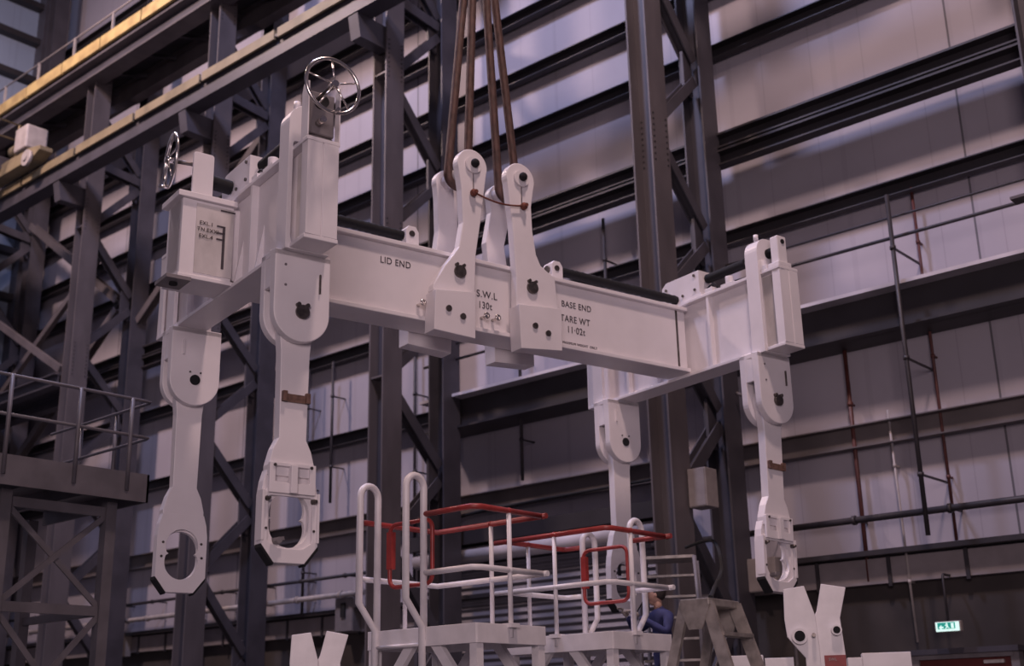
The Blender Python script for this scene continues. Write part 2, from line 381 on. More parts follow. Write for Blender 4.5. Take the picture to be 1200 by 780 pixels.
text('MAXIMUM WEIGHT  ONLY', .045, (.90, yf, .685), mb_, sx=.9)
for x, z in ((-1.06, .79), (-.24, .79), (-.09, .79)):
    g = MB(); g.cyl((x, YC-.15, z), (x, YC-.26, z-.01), .018, 14); g.tube([(x+.028*math.cos(a), YC-.265, z+.028*math.sin(a)) for a in [i*math.pi/6 for i in range(12)]], .012, 8, True)
    g.build('stud', 'chrome', mb_)

# cross beams
def cross_beam(cx):
    b = MB(); y0, y1 = -1.65, 1.93
    b.box(cx-.165, cx+.165, y0, y1, .56, .60); b.box(cx-.165, cx+.165, y0, y1, 1.50, 1.54); b.box(cx-.085, cx+.085, y0+.01, y1-.01, .60, 1.50)
    o = b.build('cross_beam', 'white', LB, .006)
    e = MB()
    for yy, s in ((y0, 1), (y1, -1)):
        e.box(cx-.155, cx-.006, min(yy, yy+s*.03), max(yy, yy+s*.03), .60, 1.50); e.box(cx+.006, cx+.155, min(yy, yy+s*.03), max(yy, yy+s*.03), .60, 1.50)
        e.box(cx-.155, cx-.125, min(yy, yy+s*.12), max(yy, yy+s*.12), .60, 1.50)
    e.build('end_plate', 'white', o, .004)
    MB().box(cx-.089, cx-.084, -1.62, -1.32, .62, 1.48).build('worn_panel', 'worn', o)['label'] = 'scuffed grey panel'
    for yy in (-.45, .55, 1.1):
        MB().box(cx-.155, cx+.155, yy-.02, yy+.02, .60, 1.50).build('stiffener', 'white', o)
    # bearing housing on top
    h = MB(); h.box(cx-.12, cx+.10, -.32, .40, 1.54, 1.60); h.prism([(-.30, 1.60), (.38, 1.60), (.38, 1.84), (.3, 1.90), (-.30, 1.90)], cx-.12, cx-.08, 'x'); h.prism([(-.30, 1.60), (.38, 1.60), (.38, 1.84), (-.30, 1.90)], cx+.06, cx+.10, 'x')
    h.box(cx-.08, cx+.06, -.30, -.25, 1.60, 1.90); h.box(cx-.08, cx+.06, .33, .38, 1.60, 1.84)
    h.build('bearing_housing', 'white', o, .005)
    g = MB()
    for yy, zz in ((-.22, 1.85), (-.22, 1.66), (.30, 1.80), (.0, 1.64)): g.cyl((cx-.135, yy, zz), (cx-.12, yy, zz), .018, 10)
    g.build('bolt', 'steel', o)
    return o
cbs = [cross_beam(-3.04), cross_beam(3.02)]
def screw(pts, par, name='black_screw_cover', r=.062):
    a, b_ = Vector(pts[0]), Vector(pts[1]); n = 44
    P = [a.lerp(b_, i/n) for i in range(n+1)]
    MB().tube(P, r, 16, rr=[r*(1 if i % 2 else .9) for i in range(n+1)]).build(name, 'black', par)
    MB().cyl(a, b_, .03, 12).build('screw_shaft', 'chrome', par)
for cx, cb in ((-3.04, cbs[0]), (3.02, cbs[1])):
    screw([(cx, -.33, 1.79), (cx, -1.0, 1.79)], cb, 'screw_cover'); screw([(cx, -1.28, 1.79), (cx, -1.50, 1.79)], cb, 'screw_cover'); screw([(cx, .40, 1.79), (cx, 1.25, 1.79)], cb, 'screw_cover')
    g = MB(); g.cyl((cx-.1, -.80, 1.54), (cx-.1, -.80, 1.66), .05, 14); g.box(cx-.16, cx-.02, -.92, -.7, 1.54, 1.565); g.build('stop_post', 'white', cb, .004)
    g = MB(); g.box(cx-.15, cx-.02, -.55, -.42, 1.54, 1.60); g.build('hose_bracket', 'white', cb, .004)
    g = MB(); g.tube([(cx-.10, -.50-.09*math.cos(a), 1.58+.07*math.sin(a)) for a in [i*math.pi/10 for i in range(11)]], .012, 8); g.build('grease_hose', 'black', cb)
for x0, x1, lx in ((-2.93, -1.16, -1.10), (.96, 2.90, .90)):
    screw([(x0, YC, 1.64), (x1, YC, 1.62)], mb_, 'screw_cover', .06)
    g = MB(); d = -1 if lx > 0 else 1
    g.prism([(lx-.07, 1.46), (lx+.09, 1.46), (lx+.09, 1.66), (lx+.05, 1.72), (lx-.04, 1.72), (lx-.07, 1.68)], YC-.09, YC+.09); g.box(lx-.12, lx+.2, YC-.11, YC+.11, 1.46, 1.49)
    g.build('screw_bearing', 'white', mb_, .005); MB().cyl((lx-.09, YC, 1.62), (lx-.07, YC, 1.62), .05, 16).build('bearing_cap', 'steel', mb_)
    MB().cyl((lx, YC-.10, 1.63), (lx, YC-.085, 1.63), .035, 14).build('bearing_bolt', 'steel', mb_)
# screw and lug on the left end of the main beam
screw([(-3.50, YC, 1.72), (-3.17, YC, 1.70)], mb_, 'screw_cover', .075)
c = arc(-3.61, 1.88, .03, 180, 90, 4)+arc(-3.46, 1.88, .03, 90, 0, 4)
MB().prism([(-3.64, 1.46)]+c+[(-3.43, 1.46)], YC-.19, YC-.16).build('end_lug', 'white', mb_, .004)
def handwheel(centre, axis, par, R=.265, spin=0., shaft=.3):
    c = Vector(centre); ax = Vector(axis).normalized(); u = Vector((0, 0, 1)); s = ax.cross(u).normalized()
    P = lambda a, r, k: c+(s*math.cos(a)+u*math.sin(a))*r+ax*k
    rim = MB().tube([P(2*math.pi*i/48, R, 0) for i in range(48)], .017, 10, True).build('handwheel', 'chrome', par)
    for i in range(5):
        a = spin+2*math.pi*i/5; MB().tube([P(a, .03, .03), P(a, R-.005, 0)], .009, 8).build('spoke', 'chrome', rim)
    MB().cyl(c+ax*.06, c-ax*.03, .032, 18).build('hub', 'chrome', rim)
    MB().cyl(c-ax*.03, c-ax*shaft, .02, 14).build('wheel_shaft', 'steel', rim)
    a = spin+4.4; MB().cyl(P(a, R, .0), P(a, R, .09), .018, 12).build('grip', 'chrome', rim)
handwheel((-3.09, -1.90, 1.94), (0, -1, 0), cbs[0], .262, .25, .4)
handwheel((-3.80, YC, 1.84), (-1, .14, 0), mb_, .27, .5, .3)
# lugs at the near ends of the cross beams
cx = -3.04
g = MB(); g.prism([(-1.65, 1.54), (-1.52, 1.54), (-1.52, 2.0), (-1.55, 2.08), (-1.65, 2.08)], cx-.165, cx-.15, 'x'); g.prism([(-1.65, 1.54), (-1.56, 1.54), (-1.56, 2.10), (-1.65, 2.10)], cx+.15, cx+.162, 'x')
g.build('end_lug', 'white', cbs[0], .004)
g = MB(); g.box(cx-.145, cx+.145, -1.56, -1.50, 1.62, 2.04); g.box(cx-.15, cx+.15, -1.53, -1.50, 1.54, 1.62); g.build('gear_box', 'grey', cbs[0], .01)
MB().cyl((cx, -1.62, 1.93), (cx, -1.55, 1.93), .06, 16).build('shaft_boss', 'black', cbs[0])
MB().cyl((cx-.02, -1.55, 1.72), (cx-.02, -1.68, 1.72), .03, 12).build('oil_plug', 'chrome', cbs[0])
cx = 3.02
g = MB(); g.box(cx-.11, cx+.04, -1.62, -1.50, 1.54, 1.93); g.box(cx-.14, cx+.08, -1.64, -1.46, 1.54, 1.60); g.build('end_lug', 'white', cbs[1], .012)
MB().cyl((cx-.03, -1.63, 1.86), (cx-.03, -1.60, 1.86), .03, 14).build('lug_hole', 'black', cbs[1])
g = MB(); g.cyl((cx-.12, -1.36, 1.54), (cx-.12, -1.36, 1.68), .05, 14); g.box(cx-.16, cx, -1.46, -1.28, 1.54, 1.60); g.build('stop_post', 'white', cbs[1], .004)
# gusset triangles on the left cross beam
for yy in (-.62, -.14):
    MB().prism([(-3.20, .60), (-3.125, .60), (-3.125, 1.05)], yy-.012, yy+.012).build('gusset', 'white', cbs[0])

# carriages with fork and hoop, arms with clasps
def swing(cx, ang):
    c_, s_ = math.cos(ang), math.sin(ang)
    return lambda v: Vector((cx+(v.x-cx)*c_+v.z*s_, v.y, -(v.x-cx)*s_+v.z*c_))
def carriage(cx, yo, s, ang):           # yo = outer face y, s = +1 when inward is +y
    def Y(a, b): return (min(yo+s*a, yo+s*b), max(yo+s*a, yo+s*b))
    Rr = .27; b = MB(); th = .30
    prof = [(cx+Rr, .56)]+[(cx+Rr, 0)]+arc(cx, 0, Rr, 0, -180, 24)[1:]+[(cx-Rr, .56)]
    for a0, a1 in ((0, .09), (th-.09, th)): b.prism(prof, *Y(a0, a1))
    for k in (-1, 1):
        x0, x1 = sorted((cx+k*Rr, cx+k*(Rr-.04))); b.box(x0, x1, *Y(.09, th-.09), .22, .56)
    b.box(cx-Rr, cx+Rr, *Y(0, th), .50, .558)
    o = b.build('carriage', 'white', LB, .008)
    b = MB(); y0, y1 = Y(-.07, .13)
    outer = [(cx-.215, .55), (cx+.215, .55), (cx+.215, 1.70)]+arc(cx+.035, 1.80, .18, 0, 90, 8)+arc(cx-.035, 1.80, .18, 90, 180, 8)+[(cx-.215, 1.70)]
    inner = [(cx-.170, .562), (cx+.170, .562), (cx+.170, 1.60), (cx-.170, 1.60)]
    b.ringplate(outer, inner, (cx, 1.1), y0, y1, 48); b.build('hoop', 'white', o, .01)
    MB().cyl((cx-.10, (y0+y1)/2, 1.98), (cx-.10, (y0+y1)/2, 2.05), .03, 14).build('hoop_eye', 'white', o)
    yn = (YMID-1.65+.30) if s > 0 else 0
    # pin
    fy = Y(0, .001)[0] if s > 0 else Y(0, .001)[1]; iy = yo+s*th
    if s > 0:
        g = MB(); g.cyl((cx, yo-.035, 0), (cx, yo, 0), .062, 24)
        for a in (55, 125):
            p = Vector((cx+.075*math.cos(math.radians(a)), yo-.02, .075*math.sin(math.radians(a)))); g.cyl(p+Vector((0, -.02, 0)), p+Vector((0, .02, 0)), .02, 10)
        g.box(cx-.05, cx+.05, yo-.02, yo, .03, .06)
        g.build('hinge_pin', 'steel', o)
        for x, z0, z1, w in ((.16, .20, .38, .012),): MB().box(cx+x, cx+x+w, yo-.02, yo, z0, z1).build('lock_plate', 'steel', o)
        for x, z in ((-.17, .42), (-.165, .23)): MB().cyl((cx+x, yo-.006, z), (cx+x, yo, z), .012, 8).build('fork_bolt', 'grey', o)
    else:
        g = MB(); g.cyl((cx-.0, iy-.012, 0), (cx, iy, 0), .055, 24)
        for a in (55, 125): g.cyl((cx+.1*math.cos(math.radians(a)), iy-.012, .1*math.sin(math.radians(a))), (cx+.1*math.cos(math.radians(a)), iy, .1*math.sin(math.radians(a))), .009, 8)
        g.build('hinge_pin', 'black', o)
        MB().box(cx-.15, cx-.135, iy-.025, iy, .26, .42).build('lock_plate', 'white', o)
    # arm
    ya = yo+s*.15; tf = swing(cx, ang)
    a = MB(); w = .128
    pr = arc(cx, .0, .20, 200, -20, 20)[::-1]
    prof = [(cx+w+.03, -.16), (cx+w+.01, -.35), (cx+w, -1.12), (cx+w+.05, -1.22), (cx+.215, -1.36), (cx+.215, -1.45), (cx-.215, -1.45), (cx-.215, -1.36), (cx-w-.05, -1.22), (cx-w, -1.12), (cx-w-.01, -.35), (cx-w-.03, -.16)]
    prof += arc(cx, 0, .20, 215, -35, 20)
    a.prism(prof, ya-.055, ya+.055); a.xf(tf); ao = a.build('clasp_arm', 'white', LB, .006)
    out = -s                                 # outward direction in y
    def YY(p, q): return (min(ya+out*p, ya+out*q), max(ya+out*p, ya+out*q))
    # clasp ring, octagonal with oval opening
    cz = -1.80
    o1 = [(cx-.245, -1.50), (cx-.215, -1.40), (cx+.215, -1.40), (cx+.245, -1.50), (cx+.26, -1.62), (cx+.26, -2.03), (cx+.14, -2.18), (cx-.14, -2.18), (cx-.26, -2.03), (cx-.26, -1.62)]
    slot = arc(cx, -1.755, .185, 0, 180, 16)+arc(cx, -1.865, .185, 180, 360, 16)
    pea = arc(cx, -1.72, .17, -25, 205, 18)+[(cx-.135, -1.80)]+arc(cx, -1.88, .175, 155, 385, 18)+[(cx+.135, -1.80)]
    k = MB(); k.ringplate(o1, pea, (cx, cz), *YY(-.07, -.03)); k.ringplate(o1, slot, (cx, cz), *YY(-.03, .03)); k.xf(tf)
    cl = k.build('clasp', 'white', ao, .004)
    if s > 0:   # outer face with raised frame and detail
        k = MB()
        k.ringplate([(cx-.26, -1.60), (cx-.20, -1.55), (cx+.20, -1.55), (cx+.26, -1.60), (cx+.26, -2.03), (cx+.14, -2.18), (cx-.14, -2.18), (cx-.26, -2.03)],
                    [(cx-.205, -1.62), (cx+.205, -1.62), (cx+.205, -2.0), (cx+.12, -2.06), (cx-.12, -2.06), (cx-.205, -2.0)], (cx, cz), *YY(.03, .06))
        k.ringplate([(cx-.215, -1.34), (cx+.215, -1.34), (cx+.215, -1.60), (cx-.215, -1.60)], [(cx-.16, -1.37), (cx-.03, -1.37), (cx+.16, -1.37), (cx+.16, -1.51), (cx-.16, -1.51)], (cx, -1.44), *YY(.05, .085))
        k.box(cx-.03, cx+.03, *YY(.05, .12), -1.60, -1.36)
        k.xf(tf); k.build('clasp_frame', 'white', cl, .004)
        k = MB()
        for dx in (-.26, .25): k.box(cx+dx-.008, cx+dx+.014, *YY(-.03, .075), -2.0, -1.58)
        k.xf(tf); k.build('side_plate', 'white', cl)
        k = MB()
        for dx, z in ((-.215, -1.65), (.215, -1.65)): k.cyl((cx+dx, ya+out*.05, z), (cx+dx, ya+out*.11, z), .028, 12, .012)
        k.xf(tf); k.build('locating_stud', 'steel', cl)
        k = MB(); k.cyl((cx-.12, ya+out*.03, -2.0), (cx-.12, ya+out*.12, -2.0), .026, 14); k.bar((cx-.17, ya+out*.09, -2.0), (cx-.07, ya+out*.09, -1.98), .03, .03); k.xf(tf); k.build('latch', 'grey', cl)
        k = MB()
        for dx in (-.22, .22):
            for z in (-1.9,): k.cyl((cx+dx, ya+out*.055, z), (cx+dx, ya+out*.065, z), .012, 8)
        for dx in (-.17, .17): k.cyl((cx+dx, ya+out*.085, -1.365), (cx+dx, ya+out*.095, -1.365), .014, 8)
        k.xf(tf); k.build('clasp_bolt', 'steel', cl)
        # strap with two nuts on the arm
        k = MB(); k.box(cx-.115, cx+.135, *YY(.055, .075), -.80, -.73); k.box(cx-.12, cx-.08, *YY(.055, .095), -.80, -.71); k.box(cx+.10, cx+.14, *YY(.055, .095), -.80, -.71); k.xf(tf); k.build('arm_strap', 'rust_dull', ao)
    else:
        k = MB(); yy = ya-.071
        for dx, z in ((-.20, -1.69), (.20, -1.69), (-.21, -1.83), (.21, -1.83)): k.cyl((cx+dx, yy-.006, z), (cx+dx, yy+.004, z), .013, 8)
        k.xf(tf); k.build('clasp_bolt', 'steel', cl)
    k = MB()
    for sg in (-1, 1): k.prism([(cx+sg*.262, -2.03), (cx+sg*.262, -2.06), (cx+sg*.15, -2.20), (cx+sg*.14, -2.185)], ya-.065, ya+.055)
    k.xf(tf); k.build('rubber_corner', 'black', cl)
carriage(-3.03, -1.293, 1, .0)
carriage(-2.98, 1.60, -1, 0.0)
carriage(3.04, -1.293, 1, .05)
carriage(2.95, 1.60, -1, .015)

# lifting links (front and back plates), blocks, pins
LX = -.09
def link(sg, y0, y1, front):
    X = lambda u: LX+sg*u
    if front:
        hx = -.45 if sg < 0 else .22; hr = .20
        if sg < 0: low_in = [(-.44, .93), (-.42, 1.44), (-.35, 1.85), (-.30, 2.2)]; low_out = [(-.60, 2.2), (-.585, 1.8), (-.64, 1.5), (-.72, 1.38), (-.82, 1.25), (-.97, 1.0), (-.98, .93)]
        else: low_in = [(.12, .93), (.13, 1.3), (.09, 1.97), (.06, 2.2)]; low_out = [(.365, 2.2), (.375, 1.9), (.42, 1.62), (.48, 1.50), (.60, 1.43), (.68, 1.40), (.72, .93)]
        bl = [(-.49, .97), (-.50, .44), (-1.02, .46), (-1.0, .91)] if sg < 0 else [(.09, .94), (.11, .43), (.68, .49), (.69, .99)]
        px = -.64 if sg < 0 else .34
    else:
        hx = -.42 if sg < 0 else .33; hr = .165
        f = lambda u: X(u)
        low_in = [(f(.26), .8), (f(.24), 1.5), (f(.20), 1.9), (hx-sg*.14, 2.3)]; low_out = [(hx+sg*.14, 2.3), (f(.46), 1.9), (f(.52), 1.5), (f(.75), 1.3), (f(.82), .8)]
        bl = [(X(.28), .94), (X(.30), .45), (X(.86), .48), (X(.86), .97)]; px = X(.51)
    a0, a1 = (200, -21) if sg > 0 else (-20, 201)
    rng = range(a0, a1, -11 if sg > 0 else 11)
    head = [(hx+hr*math.cos(math.radians(a)), 2.52+hr*math.sin(math.radians(a))) for a in rng]
    pr = low_in+head+low_out
    o = MB().prism(pr, y0, y1).build('lifting_link', 'white', LB, .012)
    lo, hi = (y0-.09, y1) if front else (y0, y1+.09)
    bk = MB().prism(bl, lo, hi).build('link_block', 'white', o, .006)
    yf_ = y0 if front else y1; d = -1 if front else 1
    c = MB(); c.cyl((hx, yf_+d*.03, 2.52), (hx, yf_, 2.52), .10, 28); c.build('pin_collar', 'white', o)
    MB().ball((hx, yf_+d*.055, 2.53), .052, 16, (1, .9, 1)).build('link_pin', 'black', o)
    g = MB(); g.cyl((px, yf_+d*.035, 1.2), (px, yf_, 1.2), .07, 24)
    for a in (60, 120):
        p = Vector((px+.088*math.cos(math.radians(a)), yf_, 1.2+.088*math.sin(math.radians(a)))); g.cyl(p+Vector((0, d*.04, 0)), p, .018, 10)
    g.build('hinge_pin', 'steel', o)
    xc = sum(p[0] for p in bl)/4
    for u in (-.09, .09):
        g = MB(); g.cyl((xc+u, (lo if front else hi)+d*.02, .69-.03*u/.09), (xc+u, (lo if front else hi), .69-.03*u/.09), .034, 16)
        g.build('block_bolt', 'steel', bk)
    MB().bar((hx, yf_+d*.008, 2.42), (hx, yf_+d*.008, 2.2), .012, .012).build('safety_wire', 'chrome', o)
    return o
for sg in (-1, 1):
    fl = link(sg, -.20, -.09, True); link(sg, .36, .47, False)
    MB().cyl((-.435 if sg < 0 else .275, -.09, 2.52), (-.435 if sg < 0 else .275, .36, 2.52), .085, 28).build('sling_spool', 'white', fl)
yk = -.225; P0 = Vector((-.46, yk, 2.17)); P1 = Vector((.235, yk, 2.17))
MB().tube([P0.lerp(P1, i/14)+Vector((0, -.02, -.05*math.sin(math.pi*i/14))) for i in range(15)], .011, 8).build('tie_cable', 'rust', LB)
for p in (P0, P1):
    g = MB(); g.ball(p+Vector((0, -.01, 0)), .045, 12); g.cyl(p+Vector((0, .025, 0)), p+Vector((0, -.07, 0)), .022, 12); g.build('shackle', 'rust', LB)

# ------------------------------------------------------------------ slings, hook
hub = Vector((-.10, .13, 6.1))
for sg, lab in ((-1, 'left pair of long brown wire rope slings looped over the lid-end link'), (1, 'right pair of long brown wire rope slings looped over the base-end link')):
    t = thing('wire_sling', lab, 'sling', (-8.70, 9.76, 5.07), ROT, 'wire slings carrying the beam')
    px = -.435 if sg < 0 else .275; r = .135; c0 = Vector((px, .13, 2.52)); yy = .13
    loop = [c0+Vector((r*math.cos(math.radians(a)), 0, r*math.sin(math.radians(a)))) for a in range(175, 366, 10)]
    tx = (-.16, -.10) if sg < 0 else (.0, .07)
    for k, q in ((0, loop[:11]), (1, loop[10:][::-1])):
        top = Vector((hub.x+tx[k]+.05, yy, hub.z)); P = [top.lerp(q[0], i/14) for i in range(14)]+q
        MB().tube(P, .05, 12).build('rope_strand', 'rope', t)
t = thing('crane_hook', 'heavy crane hook block above the slings, out of the picture', 'crane hook', (-8.70, 9.76, 5.07), ROT)
hp = [hub+Vector((.0, 0, .45))]+[hub+Vector((.22*math.sin(math.radians(a)), 0, .22-.22*math.cos(math.radians(a)))) for a in range(60, -130, -15)]
MB().tube(hp, .08, 12).build('hook', 'yellow', t)
MB().box(hub.x-.35, hub.x+.35, -.1, .36, hub.z+.5, hub.z+1.3).build('hook_block', 'yellow', t, .05)
for x in (-.25, .25): MB().cyl((hub.x+x, .13, hub.z+1.25), (hub.x+x, .13, 19.3), .02, 8).build('hoist_rope', 'rope', t)

# ------------------------------------------------------------------ guard-railed work platforms (two, in a row)
def work_platform(Y0, Y1, front, label):
    X0, X1 = -9.35, -7.88; Z = 2.45; H = 3.55; MID = 2.98; ex = .16
    t = thing('work_platform', label, 'platform', ((X0+X1)/2, (Y0+Y1)/2, 0), group='white railed work platforms below the beam')
    ox, oy = (X0+X1)/2, (Y0+Y1)/2
    P = lambda x, y, z: (x-ox, y-oy, z)
    d = MB(); d.box(X0-ox, X1-ox, Y0-oy, Y1-oy, Z-.03, Z-.005)
    fa = d.build('deck', 'white2', t)
    f = MB()
    f.box(X0-ox, X1-ox, Y0-oy-.01, Y0-oy+.01, Z-.16, Z+.02); f.box(X0-ox, X1-ox, Y1-oy-.01, Y1-oy+.01, Z-.16, Z+.02)
    f.box(X0-ox-.01, X0-ox+.01, Y0-oy, Y1-oy, Z-.16, Z+.02); f.box(X1-ox-.01, X1-ox+.01, Y0-oy, Y1-oy, Z-.16, Z+.02)
    f.build('fascia', 'white2', t, .004)
    gy = Y0 if front else Y1; dy = -1 if front else 1
    gx0, gx1 = (X0+.12, X0+.78) if front else (X0+.28, X0+.98)
    # rails: red top, white middle
    def rail(z, m, name, r):
        if front: pts = [P(gx1, gy, z), P(X1-.05, Y0, z), P(X1, Y0+.08, z), P(X1, Y1+ex*.2, z)]; pts2 = [P(X1+.06, Y1, z), P(X0, Y1, z), P(X0, Y0+.05, z), P(X0, Y0-ex, z)]
        else: pts = [P(X0-ex, Y0, z), P(X1-.05, Y0, z), P(X1, Y0+.08, z), P(X1, Y1+ex*.3, z)]; pts2 = [P(X0, Y0-.02, z), P(X0, Y1-.05, z), P(X0+.05, Y1, z), P(gx0, Y1, z)]
        for q in (pts, pts2): MB().tube(q, r, 10).build(name, m, t)
        if not front: MB().tube([P(gx1, Y1, z), P(X1+.08, Y1, z)], r, 10).build(name, m, t)
    rail(H, 'red', 'top_rail', .029); rail(MID, 'white2', 'middle_rail', .029)
    posts = [(X1, Y0+.48), (X0+.78, Y1), (X0, Y0+.5)] if front else [(X0+.72, Y0), (X1, Y0+.4), (X0, Y0+.4)]
    for x, y in posts:
        g = MB(); g.tube([P(x, y, Z-.1), P(x, y, H)], .024, 10); g.ball(P(x, y, MID), .035, 10); g.build('rail_post', 'white2', t)
        MB().ball(P(x, y, H), .035, 10).build('rail_clamp', 'red', t)
        MB().box(x-ox-.06, x-ox+.06, y-oy-.06, y-oy+.06, Z-.01, Z+.03).build('post_foot', 'white2', t)
    # ladder stiles hooping over the deck edge
    for i, gx in enumerate((gx0, gx1)):
        top = 3.90 if i == 0 else 3.92; w = .24; a0, a1 = gy+dy*(w), gy
        if not front: top = 3.72 if i == 0 else 3.80
        hoop = [P(gx, (a0+a1)/2+(a0-a1)/2*math.cos(math.radians(a)), top-.12+.12*math.sin(math.radians(a))) for a in range(0, 181, 15)]
        inx = -.0
        pts = [P(gx, a1+dy*.02, 0.1), P(gx, a1+dy*.02, Z+.02), P(gx, a0, Z+.28)]+hoop+[P(gx, a1, Z-.1)]
        MB().tube(pts, .036, 10).build('ladder_stile', 'white2', t)
    for k in range(8):
        z = .35+k*.28; MB().tube([P(gx0, gy+dy*.02, z), P(gx1, gy+dy*.02, z)], .016, 8).build('ladder_rung', 'white2', t)
    # red ring gate between the stiles
    cxm = (gx0+gx1)/2+(.12 if front else 0); hw = (gx1-gx0)/2-.03; za, zb = MID-.10, H-.05
    ring = []
    for (qx, qz, s0) in ((1, 1, 0), (-1, 1, 90), (-1, -1, 180), (1, -1, 270)):
        for a in range(s0, s0+91, 18): ring.append(P(cxm+qx*(hw-.09)+.09*math.cos(math.radians(a)), gy-dy*.03, (za+zb)/2+qz*((zb-za)/2-.09)+.09*math.sin(math.radians(a))))
    gt = MB().tube(ring, .022, 10, True).build('ring_gate', 'red', t)
    MB().box(cxm-hw-ox-.02, cxm-hw-ox+.05, gy-oy-dy*.03-.03, gy-oy-dy*.03+.03, MID+.08, H-.12).build('gate_spring_box', 'red', gt)
    # legs and knee braces
    for x, y in ((X0+.05, Y0+.05), (X1-.05, Y0+.05), (X0+.05, Y1-.05), (X1-.05, Y1-.05)):
        MB().box(x-ox-.045, x-ox+.045, y-oy-.045, y-oy+.045, 0, Z-.03).build('leg', 'white2', t)
    for (x, y, ax) in ((X0+.05, Y0+.05, 1), (X1-.05, Y0+.05, -1), (X0+.05, Y1-.05, 1), (X1-.05, Y1-.05, -1)):
        MB().bar(P(x+ax*.55, y, Z-.10), P(x, y, Z-.75), .06, .10).build('knee_brace', 'white2', t)
    MB().box(X0-ox, X1-ox, Y0-oy+.02, Y0-oy+.08, 1.4, 1.5).build('cross_bar', 'white2', t)
    return t
work_platform(8.47, 9.45, True, 'nearer white work platform with red top rails and two tall ladder hoops')
work_platform(10.55, 11.62, False, 'farther white work platform with red top rails, beside the worker')

# ------------------------------------------------------------------ flask saddles (Y-shaped white stands)
def y_stand(loc, rz, label, s=1.0, red=True, bars=True):
    t = thing('trunnion_stand', label, 'stand', loc, rz, 'white Y-topped trunnion stands')
    for k in (-1, 1):
        if k < 0: pl = [(-.45, .59), (-.13, .63), (0, .17), (.02, -.3), (.02, -1), (-.2, -1), (-.2, -.45), (-.33, -.29), (-.45, -.13), (-.47, .13)]
        else: pl = [(.13, .66), (.50, .59), (.37, .13), (.41, -.6), (.41, -1), (.03, -1), (-.03, .13), (.03, .26)]
        pl = [(x*s, z*s) for x, z in pl]
        y0 = -.10 if k < 0 else .0
        o = MB().prism(pl, y0*s, (y0+.10)*s).build('upright_plate', 'white2', t, .006)
        bx, bz, br = (-.26, -.13, .12) if k < 0 else (.30, -.05, .08)
        MB().cyl((bx*s, y0*s, bz*s), (bx*s, (y0-.09)*s, bz*s), br*s, 20).build('bearing_ring', 'white2', o)
        MB().cyl((bx*s, (y0-.09)*s, bz*s), (bx*s, (y0-.10)*s, bz*s), br*.68*s, 16).build('bearing_hole', 'black', o)
    g = MB(); g.cyl((-.05*s, -.1*s, -.12*s), (-.05*s, -.22*s, -.12*s), .03*s, 12); g.build('locking_pin', 'steel', t)
    if red:
        lb = MB().box(.08*s, .40*s, -.014*s, -.002*s, -.72*s, -.42*s).build('warning_label', 'redlabel', t); text('SWL', .06*s, (.14*s, -.016*s, -.50*s), lb, 'pipe_pale')
    if bars:
        for x0, x1, zt in ((-1.45, -.84, -.38), (-.82, -.38, -.43), (.42, .64, -.46), (.64, 1.36, -.40)):
            MB().box(x0*s, x1*s, .05*s, .35*s, -.75*s, zt*s).build('base_beam', 'white2', t, .006)
    MB().box(-.5*s, .5*s, -.12*s, .3*s, -loc[2]+.0, -1.0*s).build('pedestal', 'white2', t, .006)
    return t
# (placed by real positions in front of the right and left parts of the hall)
y_stand((-6.14, 11.68, 2.44), math.radians(29), 'white Y-topped stand with a red label at the lower right, under the right clasp', .66)
y_stand((-9.25, 7.75, 2.08), math.radians(50), 'small white Y-topped stand cut by the bottom edge, left of the platforms', .56, False, False)

# ------------------------------------------------------------------ stepladder
t = thing('step_ladder', 'worn grey stepladder standing open right of the worker', 'stepladder', (-5.52, 8.73, 0), math.radians(95))
H = 2.50
MB().box(-.27, .27, -.13, .13, H-.06, H).build('top_step', 'alu', t, .008)
for sx in (-1, 1):
    MB().bar((sx*.24, -.10, H-.03), (sx*.42, -.85, 0), .045, .10, (0, 1, 0)).build('front_stile', 'alu', t)
    MB().bar((sx*.24, .10, H-.03), (sx*.40, .75, 0), .04, .08, (0, 1, 0)).build('rear_stile', 'alu', t)
    MB().prism([(-.14, H-.05), (.14, H-.05), (.06, H-.24), (-.06, H-.24)], sx*.27-.008, sx*.27+.008, 'x').build('hinge_plate', 'alu', t)
for k in range(1, 9):
    f = k/9; z = H*(1-f); y = -.10-.75*f; hw = .24+.18*f
    MB().box(-hw, hw, y-.06, y+.06, z-.02, z+.01).build('tread', 'alu', t)
# small grey steps with rungs behind the worker
t = thing('platform_steps', 'grey tubular steps standing in the shade behind the worker', 'steps', (-9.75, 14.45, 0), math.radians(30))
MB().box(-.35, .35, -.3, .3, 3.68, 3.72).build('top_step', 'alu', t)
for sx in (-1, 1): MB().tube([(sx*.36, -.30, 3.70), (sx*.40, -.50, 2.9), (sx*.42, -.8, 0)], .03, 8).build('stile', 'grey', t); MB().tube([(sx*.36, .30, 3.70), (sx*.42, .6, 0)], .03, 8).build('rear_stile', 'grey', t)
for k in range(1, 13): MB().box(-.37, .37, -.34-.035*k, -.20-.035*k, 3.70-.28*k, 3.73-.28*k).build('tread', 'alu', t)

